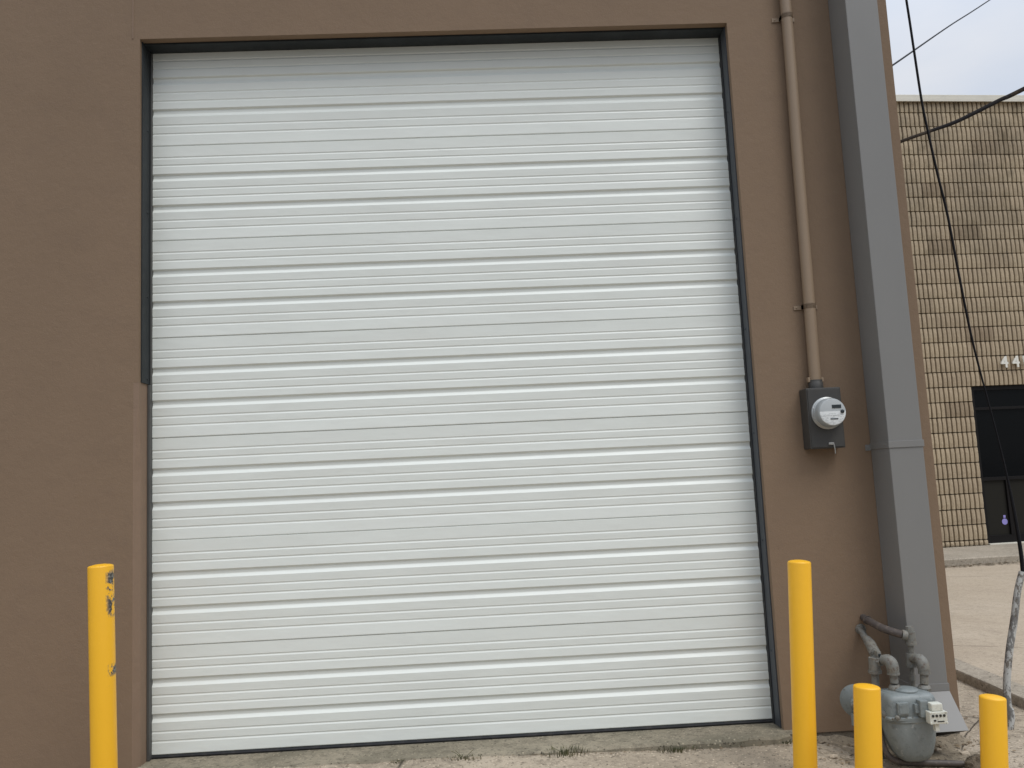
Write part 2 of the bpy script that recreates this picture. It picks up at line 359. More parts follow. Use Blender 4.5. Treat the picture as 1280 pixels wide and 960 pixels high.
# steel liner angles of the opening
bm = B(); box(bm, OX0 - .004, OX0 + .006, YF + .024, -.004, 1.845, OZ - .004, .001)
for z in (1.87, 2.30, 2.75, 3.2): lathe(bm, [(.006, 0), (.005, .003), (.001, .004)], 10, frame_to((OX0 + .006, -.045, z), (1, 0, 0)))
lj = obj('jamb_angle', bm, 'steel', bld)
bm = B(); box(bm, OX1 - .006, OX1 + .004, YF + .036, -.004, -.016, OZ - .004, .001)
for z in (.35, .9, 1.45, 2.0, 2.6, 3.2): lathe(bm, [(.006, 0), (.005, .003), (.001, .004)], 10, frame_to((OX1 - .006, -.06, z), (-1, 0, 0)))
obj('jamb_angle', bm, 'steel_grey', bld)
bm = B(); box(bm, OX0 + .006, OX1 - .006, YF + .045, -.002, OZ - .010, OZ + .004, .001); obj('lintel_angle', bm, 'steel', bld)

# garage door ---------------------------------------------------------------
gd = D.objects.new('garage_door', None); COL.objects.link(gd); gd.parent = bld; tag(gd, 'white ribbed sectional garage door of seven panels')
def section_profile(h, last_top=False):
    """(y, z) from the bottom of a section to its top, z measured upward"""
    P = []
    def f(fr): return h * (1 - fr)
    def tilt(fr, a, b, ya, yb): return ya + (yb - ya) * (fr - a) / (b - a)
    pts = [(0.000, .006), (.004, .0), (.012, -.0002)]
    def pin(c, y):  return [(c - .010, y), (c - .001, y + .0021), (c + .004, y + .0022), (c + .016, y - .0003)]
    def big(c, y):  return [(c - .010, y), (c - .004, y + .002), (c + .006, y + .0090), (c + .036, y + .0098), (c + .042, y + .0090), (c + .068, y + .001), (c + .072, y - .0004)]
    pts += pin(.125, .0002) + pin(.207, .0008) + big(.305, -.0006) + pin(.457, .0004) + pin(.543, .0008) + big(.632, -.0006) + pin(.790, .0004) + pin(.877, .0008)
    pts += [(.990, -.0012), (.996, .0), (1.0, .006)]
    return [(y, f(fr)) for fr, y in pts][::-1]
hs = H / 7
nx = 36
for i in range(7):
    z0 = i * hs; h = hs if i < 6 else OZ + .02 - z0
    prof = section_profile(hs) if i < 6 else [(y, z) for y, z in section_profile(hs)] 
    bm = B(); rows = []
    rnd = random.Random(i)
    oy = rnd.uniform(-.0008, .0008)
    for k in range(nx + 1):
        x = .0 + W * k / nx
        rows.append([bm.verts.new((x, y + oy + .0012 * mnoise.noise(Vector((x * .8, z * 2.2 + i * 9, 1))), z0 + z * (1 if i < 6 else h / hs) + .0005 * mnoise.noise(Vector((x * .7, i * 3.1, 0))))) for y, z in prof])
    for A, C_ in zip(rows, rows[1:]):
        for q in range(len(prof) - 1): bm.faces.new((A[q], A[q + 1], C_[q + 1], C_[q]))
    # ends and back, so that each panel has its real thickness
    for A in (rows[0], rows[-1]):
        a = bm.verts.new((A[0].co.x, .042, A[0].co.z)); b = bm.verts.new((A[0].co.x, .042, A[-1].co.z)); bm.faces.new(A + [b, a])
    obj('door_panel', bm, 'door', gd)
bm = B(); box(bm, .0, W, .036, .05, -.002, OZ + .01); obj('door_backing', bm, 'rubber', gd)
bm = B(); tube(bm, [(x, .006 + .001 * math.sin(x * 9), -.0095) for x in xs_range(-.003, W + .003, 30)], .0105, 8); box(bm, 0, W, .004, .04, -.018, -.003); obj('bottom_seal', bm, 'rubber', gd)
bm = B(); box(bm, OX0 + .001, .002, -.034, .03, -.016, 1.842, .002); box(bm, -.0045, .002, -.016, .03, 1.843, OZ - .012, .001); obj('weather_strip', bm, 'vinyl', gd)
bm = B(); box(bm, W - .003, OX1 - .0062, -.030, .05, -.016, OZ - .012, .001); obj('weather_strip', bm, 'rubber', gd)

# downspout -------------------------------------------------------------------
ds = D.objects.new('downspout', None); COL.objects.link(ds); ds.parent = bld; tag(ds, 'wide square grey painted downspout')
DX0, DX1, DY0, DY1 = 3.682, 3.852, -.34, YF - .002
bm = B(); box(bm, DX0, DX1, DY0, DY1, .19, 1.345, .004); obj('pipe_section', bm, 'gutter', ds)
bm = B(); box(bm, DX0, DX1, DY0, DY1, 1.347, 5.2, .004); obj('pipe_section', bm, 'gutter', ds)
bm = B()
box(bm, DX0 - .003, DX1 + .004, DY0 - .004, DY1, 1.335, 1.368, .0015); box(bm, DX0 - .028, DX0 - .001, YF - .005, YF - .001, 1.330, 1.360, .001); box(bm, DX1 + .001, DX1 + .024, YF - .005, YF - .001, 1.330, 1.360, .001)
lathe(bm, [(.005, 0), (.004, .003), (.001, .004)], 10, frame_to((DX0 - .016, YF - .005, 1.345), (0, -1, 0)))
lathe(bm, [(.004, 0), (.003, .003), (.001, .004)], 10, frame_to((DX0 - .003, -.30, 1.353), (-1, 0, 0)))
obj('strap', bm, 'gutter', ds)
bm = B(); box(bm, DX0 - .003, DX1 + .004, DY0 - .004, DY1, .180, .215, .0015); obj('strap', bm, 'gutter', ds)
# open kick-out at the foot (thin sheet box, leaning forward)
bm = B()
o1 = [(DX0 + .001, DY0 + .001, .184), (DX1 + .003, DY0 + .001, .184), (DX1 + .003, DY1, .184), (DX0 + .001, DY1, .184)]
fy, fz = -.47, .035
o2 = [(DX0 + .001, fy, fz), (DX1 + .006, fy, fz), (DX1 + .006, DY1 - .035, -.075), (DX0 + .001, DY1 - .035, -.075)]
va = [bm.verts.new(p) for p in o1]; vb = [bm.verts.new(p) for p in o2]
for k in range(4): bm.faces.new((va[k], va[(k + 1) % 4], vb[(k + 1) % 4], vb[k]))
bm.faces.new(va)
bmesh.ops.recalc_face_normals(bm, faces=bm.faces)
bmesh.ops.solidify(bm, geom=bm.faces[:], thickness=.003)
obj('outlet_elbow', bm, 'gutter', ds)

# ------------------------------------------------------------------ electric conduit and meter
cd = empty('electric_conduit', (3.413, YF, 1.66), 'beige painted round conduit running down the brown wall into the meter box', 'conduit')
bm = B(); P = [(3.425, -.178, 5.25), (3.434, -.178, 3.8), (3.424, -.178, 2.87), (3.418, -.178, 2.2), (3.412, -.178, 1.70)]
tube(shift(bm, (0, 0, 0)), P, .029, 20, 6); shift(bm, cd.location); obj('pipe', bm, 'conduit', cd, True)
for z, x in ((3.671, 3.434), (2.085, 3.4165), (4.6, 3.43)):
    bm = B()
    arc = [(x + .031 * math.cos(a), -.178 - .031 * math.sin(a)) for a in [math.pi * k / 12 for k in range(13)]]
    path = [(x + .031, YF - .006)] + arc + [(x - .031, YF - .006)]
    vv = [[bm.verts.new((px, py, z + s)) for px, py in path] for s in (-.011, .011)]
    for k in range(len(path) - 1): bm.faces.new((vv[0][k], vv[0][k + 1], vv[1][k + 1], vv[1][k]))
    bmesh.ops.solidify(bm, geom=bm.faces[:], thickness=.003)
    box(bm, x - .070, x - .028, YF - .0055, YF - .0015, z - .011, z + .011, .001); box(bm, x + .028, x + .054, YF - .0055, YF - .0015, z - .011, z + .011, .001)
    lathe(bm, [(.0045, 0), (.004, .003), (.001, .004)], 10, frame_to((x - .056, YF - .005, z), (0, -1, 0)))
    shift(bm, cd.location); obj('strap', bm, 'conduit', cd)
em = empty('electric_meter', (3.425, YF, 1.35), 'dark meter box with a round glass electric meter on brown wall', 'electric meter')
def epart(name, bm, m, smooth=False, parent=None):
    # parts of the meter are written in world metres and moved to the thing's origin
    o = obj(name, shift(bm, em.location), m, parent or em, smooth); return o
EX0, EX1, EY = 3.337, 3.513, -.235
bm = B(); box(bm, EX0, EX1, EY, YF - .001, 1.350, 1.655, .004); box(bm, EX0 + .006, EX1 - .006, EY - .004, EY + .001, 1.356, 1.648, .002); enc = epart('enclosure', bm, 'box')
bm = B(); lathe(bm, [(.036, 0), (.036, .03), (.033, .034), (.033, .045)], 20, Matrix.Translation((3.412, -.18, 1.655))); epart('hub', bm, 'box', True)
bm = B(); box(bm, 3.372, 3.384, -.19, -.165, 1.69, 1.715, .002); epart('conduit_clamp', bm, 'conduit')
bm = B(); box(bm, 3.440, 3.452, -.19, -.165, 1.69, 1.712, .002); epart('conduit_clamp', bm, 'conduit')
cx, cz = 3.432, 1.525
T = frame_to((cx, EY - .003, cz), (0, -1, 0))
bm = B(); lathe(bm, [(.081, 0), (.081, .010), (.076, .014), (.0755, .022), (.073, .024)], 40, T)
for a in (200, 160, 20, 340): lathe(bm, [(.004, 0), (.003, .003)], 8, frame_to((cx + .0765 * math.cos(rad(a)), EY - .020, cz + .0765 * math.sin(rad(a))), (math.cos(rad(a)), 0, math.sin(rad(a)))))
epart('meter_ring', bm, 'ring', True)
bm = B(); lathe(bm, [(.073, .020), (.071, .055), (.069, .066), (.066, .071)], 44, T); body = epart('meter_body', bm, 'meterface', True)
bm = B(); lathe(bm, [(.0655, .071), (.064, .0735), (.061, .0745)], 44, T); fc = epart('meter_face', bm, 'label', True)
fc.location = (0, 0, 0)
def onface(dx, dz, w_, h_, t=.002): 
    b = B(); box(b, cx + dx - w_ / 2, cx + dx + w_ / 2, EY - .0785 - t + .001, EY - .0775, cz + dz - h_ / 2, cz + dz + h_ / 2, .0004); return b
epart('display', onface(.020, .027, .046, .017), 'lcd'); 
epart('label_bar', onface(.004, -.034, .038, .005), 'lcd')
epart('label_plate', onface(-.008, -.004, .082, .026, .0012), 'label')
bm = B(); lathe(bm, [(.010, 0), (.009, .006), (.004, .008)], 16, frame_to((cx + .047, EY - .077, cz + .001), (0, -1, 0))); epart('optical_port', bm, 'lcd', True)
bm = B(); box(bm, 3.425, 3.452, EY - .012, EY - .003, 1.366, 1.378, .002); tube(bm, [(3.450, EY - .010, 1.372), (3.452, EY - .013, 1.350), (3.454, EY - .011, 1.338), (3.453, EY - .012, 1.322)], .0028, 8); epart('seal_tag', bm, 'galv', True)

# ------------------------------------------------------------------ bollards
def bollard(x, y, ztop, lean, r, m, label, dome=.007):
    zb = gz(x, y) - .05; h = ztop - zb
    o = None
    bm = B(); lathe(bm, [(r, 0), (r, h - .007), (r - .0012, h - .003), (r - .004, h - .0005), (r * .75, h + dome * .35), (r * .4, h + dome * .8), (0, h + dome)], 40)
    o = obj('bollard', bm, m, None, True, (x, y, zb)); o.rotation_euler = (0, lean, 0)
    return tag(o, label, 'bollard', 'yellow bollards guarding the door and gas meter')
bollard(.018, -.55, .978, -.026, .0531, 'yellow_scraped', 'tall yellow bollard left of the garage door, scraped grey on its right side')
bollard(3.034, -.62, .848, .056, .0500, 'yellow', 'tall clean yellow bollard by the right side of the garage door')
bollard(3.206, -.85, .355, .072, .0528, 'yellow', 'short yellow bollard directly in front of the gas meter')
bollard(3.724, -.85, .284, .085, .0505, 'yellow', 'short yellow bollard at the building corner beside the grey conduit')

# ------------------------------------------------------------------ gas meter
gm = empty('gas_meter', (3.55, -.50, -.06), 'weathered blue grey gas meter with pipes at the foot of the downspout', 'gas meter')
def gp(name, bm, m, smooth=True, parent=None): return obj(name, shift(bm, gm.location), m, parent or gm, smooth)
def loft(bm, secs, n=28, p=3.4):
    """rounded-rectangle sections: (z, cx, cy, halfw, halfd)"""
    rings = []
    for z, x, y, a, b in secs:
        R = []
        for k in range(n):
            t = 2 * math.pi * k / n; c, s = math.cos(t), math.sin(t)
            R.append(bm.verts.new((x + a * math.copysign(abs(c) ** (2 / p), c), y + b * math.copysign(abs(s) ** (2 / p), s), z)))
        rings.append(R)
    for A, C_ in zip(rings, rings[1:]):
        for k in range(n): bm.faces.new((A[k], A[(k + 1) % n], C_[(k + 1) % n], C_[k]))
    bm.faces.new(list(reversed(rings[0]))); bm.faces.new(rings[-1])
gx, gy = 3.553, -.52
bm = B()
loft(bm, [(-.060, gx + .012, gy, .045, .03), (-.048, gx + .012, gy, .066, .05), (-.02, gx + .008, gy, .086, .066), (.03, gx + .004, gy, .103, .078), (.08, gx, gy, .112, .083), (.118, gx, gy, .114, .084), (.124, gx, gy, .119, .089), (.134, gx, gy, .119, .089)], 40, 2.9)
gp('lower_case', bm, 'gas')
bm = B()
loft(bm, [(.1345, gx, gy, .119, .089), (.143, gx, gy, .119, .089), (.149, gx, gy, .113, .083), (.212, gx, gy, .111, .081), (.228, gx, gy, .106, .076), (.237, gx, gy, .096, .066), (.241, gx, gy, .07, .045)], 48, 6)
gp('upper_case', bm, 'gas')
for k in range(8):
    bm = B(); lathe(bm, [(.006, 0), (.006, .006), (.003, .008)], 6, Matrix.Translation((gx - .10 + .2 * k / 7, gy - .083, .1405))); gp('flange_bolt', bm, 'cast', False)
bm = B(); lathe(bm, [(.018, 0), (.018, .010), (.008, .016)], 14, frame_to((gx - .110, gy - .03, .150), (-1, -.3, 0))); gp('side_plug', bm, 'cast')
bm = B(); lathe(bm, [(.011, 0), (.010, .010), (.004, .014)], 12, frame_to((gx - .085, gy - .087, .150), (0, -1, 0))); gp('front_plug', bm, 'cast')
bm = B(); box(bm, gx - .080, gx - .030, gy - .094, gy - .07, .158, .212, .005)
box(bm, gx - .074, gx - .036, gy - .0965, gy - .0938, .166, .204, .001); gp('badge', bm, 'gas', False)
bm = B(); lathe(bm, [(.052, 0), (.052, .006), (.046, .012), (.020, .016)], 28, Matrix.Translation((gx + .006, gy - .005, .240))); gp('top_cover', bm, 'gas')
# counter
bm = B(); box(bm, gx + .010, gx + .048, gy - .115, gy - .07, .150, .222, .006); box(bm, gx - .006, gx + .014, gy - .10, gy - .07, .165, .205, .004); gp('index_bracket', bm, 'gas', False)
bm = B(); box(bm, gx + .030, gx + .108, gy - .150, gy - .112, .130, .182, .004); box(bm, gx + .045, gx + .094, gy - .145, gy - .105, .182, .215, .005); box(bm, gx + .055, gx + .074, gy - .140, gy - .118, .098, .131, .003)
for z in (.135, .178):
    for x in (gx + .034, gx + .104): lathe(bm, [(.005, 0), (.004, .003)], 8, frame_to((x, gy - .150, z), (0, -1, 0)))
ix = gp('index', bm, 'index', False)
bm = B()
for k in range(4): lathe(bm, [(.0058, 0), (.0058, .0022)], 12, frame_to((gx + .044 + k * .0165, gy - .1500, .166), (0, -1, 0)))
box(bm, gx + .046, gx + .056, gy - .1520, gy - .149, .143, .150); box(bm, gx + .062, gx + .092, gy - .1516, gy - .149, .140, .144)
gp('index_dial', bm, 'lcd', False, ix)
# pipes
bm = B()
tube(bm, [(3.545, YF + .01, .450), (3.532, -.20, .426), (3.505, -.345, .385)], [.017] * 3, 16)
lathe(bm, [(.026, 0), (.026, .008), (.019, .012)], 18, frame_to((3.543, YF, .447), (-.1, -1, -.25)))
gp('inlet_stub', bm, 'cast')
bm = B()
tube(bm, [(3.525, -.25, .415), (3.517, -.30, .403), (3.498, -.385, .372), (3.490, -.425, .350)], [.021, .025, .026, .022], 18)
tube(bm, [(3.478, -.395, .396), (3.512, -.405, .350)], [.018, .018], 12)
box(bm, 3.478, 3.498, -.448, -.39, .335, .402, .006)
gp('shutoff_valve', bm, 'cast')
bm = B(); lathe(bm, [(.006, 0), (.006, .006)], 10, frame_to((3.487, -.449, .385), (0, -1, 0))); gp('valve_hole', bm, 'lcd')
bm = B()
tube(bm, [(3.472, -.425, .37), (3.470, -.425, .31)], .026, 18); lathe(bm, [(.030, 0), (.030, .012)], 18, Matrix.Translation((3.470, -.425, .300)))
tube(bm, [(3.469, -.425, .302), (3.460, -.42, -.03), (3.460, -.42, -.13)], .017, 16)
lathe(bm, [(.021, 0), (.021, .016)], 6, frame_to((3.483, -.44, .355), (.4, -.6, 0)))
gp('riser', bm, 'cast')
bm = B()
tube(bm, [(3.480, -.435, .356), (3.497, -.462, .366)], [.012, .012], 14)
tube(bm, [(3.494, -.460, .366), (3.508, -.482, .367), (3.516, -.497, .357), (3.519, -.503, .335), (3.519, -.504, .318)], [.021, .027, .028, .027, .025], 18, 3)
lathe(bm, [(.027, 0), (.027, .010)], 18, Matrix.Translation((3.519, -.504, .308)))
tube(bm, [(3.519, -.504, .312), (3.519, -.505, .272)], .018, 16)
lathe(bm, [(.029, 0), (.030, .010), (.024, .022), (.021, .026)], 8, Matrix.Translation((3.519, -.505, .238)))
gp('inlet_elbow', bm, 'cast')
bm = B(); tube(bm, [(3.562, YF + .01, .505), (3.560, -.20, .497), (3.575, -.33, .478), (3.625, -.42, .462)], [.015, .018, .0185, .018], 16, 4)
lathe(bm, [(.022, 0), (.022, .01)], 14, frame_to((3.560, -.19, .498), (0, -1, -.1))); gp('outlet_line', bm, 'darkpipe')
bm = B()
tube(bm, [(3.655, -.42, .478), (3.655, -.42, .425)], .0235, 18); lathe(bm, [(.0255, 0), (.0255, .010)], 18, Matrix.Translation((3.655, -.42, .417)))
lathe(bm, [(.020, 0), (.020, .008), (.017, .022)], 8, Matrix.Translation((3.655, -.42, .478)))
tube(bm, [(3.618, -.415, .463), (3.640, -.42, .459)], .0235, 16)
tube(bm, [(3.653, -.42, .42), (3.651, -.42, .37)], .013, 14)
tube(bm, [(3.650, -.42, .378), (3.648, -.42, .325)], .024, 18); lathe(bm, [(.027, 0), (.027, .010)], 18, Matrix.Translation((3.648, -.42, .318)))
tube(bm, [(3.648, -.42, .32), (3.645, -.42, .19)], .010, 12); lathe(bm, [(.015, 0), (.015, .025)], 8, Matrix.Translation((3.646, -.42, .255)))
gp('outlet_tee', bm, 'cast')
bm = B()
tube(bm, [(3.650, -.432, .358), (3.652, -.462, .362), (3.657, -.482, .362), (3.660, -.497, .350), (3.661, -.503, .330), (3.661, -.504, .312)], [.022, .021, .026, .027, .026, .024], 18, 3)
lathe(bm, [(.026, 0), (.026, .010)], 18, Matrix.Translation((3.661, -.504, .304)))
tube(bm, [(3.661, -.504, .308), (3.656, -.505, .260)], .018, 16)
lathe(bm, [(.026, 0), (.030, .010), (.024, .020), (.02, .024)], 8, Matrix.Translation((3.655, -.505, .232)))
gp('outlet_elbow', bm, 'cast')
rg = (3.402, -.36, .160); T = frame_to(rg, (-.80, -1, -.08)) @ Matrix.Scale(.86, 4)
bm = B(); lathe(bm, [(.060, -.03), (.088, -.012), (.092, -.004), (.092, .004), (.086, .008), (.066, .022), (.030, .030), (.026, .050), (.020, .056)], 36, T)
lathe(bm, [(.011, .05), (.011, .066), (.006, .070)], 12, T)
for k in range(8): lathe(bm, [(.006, .003), (.006, .011)], 6, T @ Matrix.Translation((.084 * math.cos(k * .785), .084 * math.sin(k * .785), 0)))
reg = gp('regulator', bm, 'gas')
bm = B(); tube(bm, [(3.385, -.385, .11), (3.378, -.39, .060)], [.028, .023], 16); tube(bm, [(3.41, -.36, .16), (3.455, -.41, .165)], .018, 14); gp('vent', bm, 'gas', True, reg)
# hose on the ground from the meter
bm = B(); tube(bm, [(3.430, -.50, .10), (3.438, -.505, .02), (3.462, -.51, -.045), (3.52, -.51, -.072), (3.62, -.51, -.080), (3.72, -.515, -.086), (3.805, -.53, -.090)], .0135, 14, 6)
tag(obj('ground_pipe', bm, 'darkpipe', None, True), 'thin brown pipe lying on the ground from the gas meter to the root clump', 'pipe')

# ------------------------------------------------------------------ grey cable conduit and cables
cc = empty('cable_conduit', (4.32, 0, -.13), 'bent grey plastic conduit with peeling white paint holding a black cable', 'conduit')
bm = B(); tube(bm, [(4.488, 0, .665), (4.451, 0, .563), (4.416, 0, .422), (4.375, 0, .275), (4.343, 0, .125), (4.334, 0, .026), (4.338, 0, -.040)], [.016, .017, .018, .018, .018, .018, .018], 16, 5); shift(bm, cc.location); obj('pipe', bm, 'pvc', cc, True)
bm = B(); tube(bm, [(4.337, 0, -.02), (4.340, 0, -.050), (4.322, 0, -.15)], [.0215, .0215, .0205], 16); shift(bm, cc.location); obj('coupling', bm, 'pvc', cc, True)
CP = [(4.12, 0, 5.3), (4.16, 0, 4.6), (4.199, 0, 3.853), (4.211, 0, 3.566), (4.224, 0, 3.26), (4.241, 0, 3.073), (4.269, 0, 2.828), (4.300, 0, 2.591), (4.325, 0, 2.275), (4.357, 0, 1.921), (4.401, 0, 1.615), (4.435, 0, 1.399), (4.463, 0, 1.185), (4.482, 0, .975), (4.493, 0, .766), (4.490, 0, .64)]
bm = B(); tube(bm, CP, [.0065] * 9 + [.006, .0045, .004, .005, .009, .010, .010], 10, 5); tag(obj('cable', bm, 'cable', None, True), 'long black cable hanging past the building corner into the grey conduit', 'cable')
def wire(pts, r, m, label):
    bm = B(); tube(bm, pts, r, 8, 8); tag(obj('overhead_wire', bm, m, None, True), label, 'wire')
a = Vector((4.006, .6, 3.524)); b = Vector((8.065, 5.0, 6.774))
wire([a, Vector((4.744, 1.2, 4.080)), a.lerp(b, .6) + Vector((0, 0, .01)), b, b + (b - a) * 1.5], .0065, 'cable', 'thin straight black overhead wire crossing the sky above the block building')
wire([(4.006, .45, 3.09), (4.652, 1.0, 3.434), (5.314, 1.8, 3.827), (6.042, 2.6, 4.246), (7.236, 3.8, 4.961), (8.001, 4.5, 5.401), (11.302, 7, 7.269), (18, 12, 11)], [.009, .011, .013, .017, .021, .025, .026, .026], 'bcable', 'thick dark overhead wire crossing in front of the block wall top')

# ------------------------------------------------------------------ block building across the lot
fb = empty('block_building', (4.5, 7.5, 0), 'tan ribbed concrete block building with a dark glass entrance', 'building', rz=rad(4.3))
ZT = 6.79; DS0, DS1, DZ1 = 4.52, 6.62, 2.335
RP, RH = .075, .225
bm = B()
box(bm, -6, DS0 - .003, .03, .35, -.2, ZT); box(bm, DS1 + .003, 14, .03, .35, -.2, ZT); box(bm, DS0 - .003, DS1 + .003, .03, .35, DZ1 + .003, ZT)
box(bm, -6, 14, .35, 6, 2.6, ZT); obj('backing_wall', bm, 'mortar', fb)
bm = B(); rnd = random.Random(3)
zr = [DZ1 + k * RH for k in range(-11, 21)]
for z in zr:
    z0 = max(z, .0) + .006; z1 = min(z + RH, ZT) - .006
    if z1 - z0 < .03: continue
    rowoff = rnd.uniform(-.004, .004)
    k = -26
    while True:
        s0 = DS0 + (k - 60 + 26) * RP if False else DS0 + (k - 20) * RP
        k += 1
        if s0 > 13.95: break
        s1 = s0 + RP
        if z < DZ1 - .01 and s1 > DS0 + .001 and s0 < DS1 - .001: continue
        a0 = s0 + .0118 + rowoff * (0 if abs(s1 - DS0) < .01 else 1); a1 = s1 - .0118 + rowoff * (0 if abs(s1 - DS0) < .01 else 1)
        nz = 3
        L = []; R_ = []; Mi = []; BL = []; BR = []
        base = -.006 + rnd.uniform(-.004, .004)
        for q in range(nz + 1):
            zz = z0 + (z1 - z0) * q / nz
            e = .006 if q in (0, nz) else 0
            BL.append(bm.verts.new((a0 - .003, .031, zz))); BR.append(bm.verts.new((a1 + .003, .031, zz)))
            L.append(bm.verts.new((a0 + rnd.uniform(-.0008, .0008), base + e + rnd.uniform(-.002, .003), zz + (.003 if q == 0 else -.003 if q == nz else 0))))
            Mi.append(bm.verts.new(((a0 + a1) / 2 + rnd.uniform(-.003, .003), base - .003 + e + rnd.uniform(-.004, .003), zz)))
            R_.append(bm.verts.new((a1 + rnd.uniform(-.0008, .0008), base + e + rnd.uniform(-.002, .003), zz + (.003 if q == 0 else -.003 if q == nz else 0))))
        for q in range(nz):
            for A, C_ in ((BL, L), (L, Mi), (Mi, R_), (R_, BR)): bm.faces.new((A[q], C_[q], C_[q + 1], A[q + 1]))
        for q in (0, nz): bm.faces.new((BL[q], L[q], Mi[q], R_[q], BR[q]))
obj('block_wall', bm, 'block', fb)
bm = B(); box(bm, -6.05, 14.05, -.05, .40, ZT + .001, ZT + .09, .006); box(bm, -6.05, 14.05, -.058, -.04, ZT - .02, ZT + .03, .002); obj('coping', bm, 'coping', fb)
# entrance: frame, panes, rails
en = D.objects.new('entrance', None); COL.objects.link(en); en.parent = fb
bm = B()
box(bm, DS0, DS0 + .055, .04, .12, .02, DZ1, .002); box(bm, DS1 - .055, DS1, .04, .12, .02, DZ1, .002)
box(bm, DS0 + .055, DS1 - .055, .04, .12, DZ1 - .06, DZ1 - .0, .002)
box(bm, DS0 + .055, DS1 - .055, .045, .115, .93, .98, .002); box(bm, DS0 + .055, DS1 - .055, .045, .115, .02, .13, .002)
box(bm, 4.93, 4.985, .042, .118, .13, .93, .002)
box(bm, DS0 + .055, DS1 - .055, .045, .115, 1.98, 2.02, .002)
obj('frame', bm, 'frame', en)
bm = B(); box(bm, DS0 + .05, DS1 - .05, .075, .083, .975, DZ1 - .055); obj('pane', bm, 'glass', en)
bm = B(); box(bm, DS0 + .05, DS1 - .05, .075, .083, .125, .935); obj('pane', bm, 'film', en)
bm = B(); box(bm, DS0 + .01, DS1, -.02, .13, .0, .02, .003); obj('threshold', bm, 'coping', en)
bm = B(); lathe(bm, [(.045, 0), (.045, .0015)], 24, frame_to((4.955 - .09, .0742, .32), (0, -1, 0)) @ Matrix.Scale(1.0, 4)); box(bm, 4.85, 4.885, .0725, .0745, .375, .415, .0005); obj('sticker', bm, 'sticker', en)
# house number, as metal numerals standing off the blocks
def numeral(ch, s, z, hgt):
    cu = D.curves.new('numeral', 'FONT'); cu.body = ch; cu.size = hgt / .70; cu.extrude = .012; cu.offset = .004
    ob = D.objects.new('t', cu); COL.objects.link(ob); dg = bpy.context.evaluated_depsgraph_get(); me = D.meshes.new_from_object(ob.evaluated_get(dg))
    D.objects.remove(ob); me.materials.clear(); me.materials.append(M['sign'])
    o = D.objects.new('number', me); COL.objects.link(o); o.parent = fb; o.location = (s, -.045, z); o.rotation_euler = (rad(90), 0, 0); o.scale = (1.0, 1, 1)
for ch, s in (('4', 5.00), ('4', 5.185), ('1', 5.325)): numeral(ch, s, 2.600, .165)
# sidewalk along the block building
bm = B()
def side(y0, y1, z0, z1, rough=True):
    pass
xs = xs_range(-3, 14, 160); rows = []
for x in xs:
    e = .012 * mnoise.noise(Vector((x * 6, 0, 0))) + .02 * max(0, mnoise.noise(Vector((x * 3.3, 7, 0)))); yf = -1.30 + e
    rows.append([bm.verts.new((x, -.02, .004)), bm.verts.new((x, yf + .02, -.001)), bm.verts.new((x, yf, -.018)), bm.verts.new((x, yf - .006, -.3))])
for A, C_ in zip(rows, rows[1:]):
    for k in range(3): bm.faces.new((A[k], C_[k], C_[k + 1], A[k + 1]))
sw = struct('sidewalk', bm, 'kerb'); sw.matrix_world = Matrix.Translation((4.5, 7.5, 0)) @ Matrix.Rotation(rad(4.3), 4, 'Z')

# ------------------------------------------------------------------ weeds, litter, clump
def blades(bm, c, n, h, spread, rnd, wd=.0018, flop=.6):
    for _ in range(n):
        a = rnd.uniform(0, 6.283); rr = spread * rnd.random() ** .7; x = c[0] + rr * math.cos(a) * 1.4; y = c[1] + rr * math.sin(a) * .5
        hh = h * rnd.uniform(.4, 1); dx = math.cos(a) * hh * flop * rnd.random(); dy = math.sin(a) * hh * flop * rnd.random() - .004
        t = Vector((-math.sin(a), math.cos(a), 0)) * wd
        p0 = Vector((x, y, c[2])); p1 = p0 + Vector((dx * .4, dy * .4, hh * .6)); p2 = p0 + Vector((dx, dy, hh))
        v = [bm.verts.new(q) for q in (p0 - t, p0 + t, p1 + t, p1 - t, p2)]
        bm.faces.new(v[:4]); bm.faces.new((v[3], v[2], v[4]))
WE = [(1.246, -.262, 30, .016, .030, 'small weed in the sill joint, left of the crack'),
      (1.55, -.262, 70, .020, .07, 'straggly weed with thin bare stems in the sill joint right of the crack'),
      (2.03, -.262, 110, .040, .085, 'widest green weed along the middle of the sill joint'),
      (2.56, -.262, 120, .026, .075, 'bushy low weed tuft against the raised right part of the sill'),
      (3.10, -.22, 70, .020, .05, 'dark weed at the foot of the right door jamb')]
for i, (x, y, n, h, s, lab) in enumerate(WE):
    rnd = random.Random(20 + i); bm = B(); blades(bm, (0, 0, 0), n, h, s, rnd)
    if i in (1, 2):
        for q in range(3):
            a = rnd.uniform(-1, 1); tube(bm, [(a * .01, 0, 0), (a * .03, -.003, .02), (a * .07, -.005, .042)], .0012, 5)
    o = obj('weed', bm, 'weed', None, loc=(x, y, gz(x, y) - .001)); tag(o, lab, 'weed', 'weeds in the sill joint')
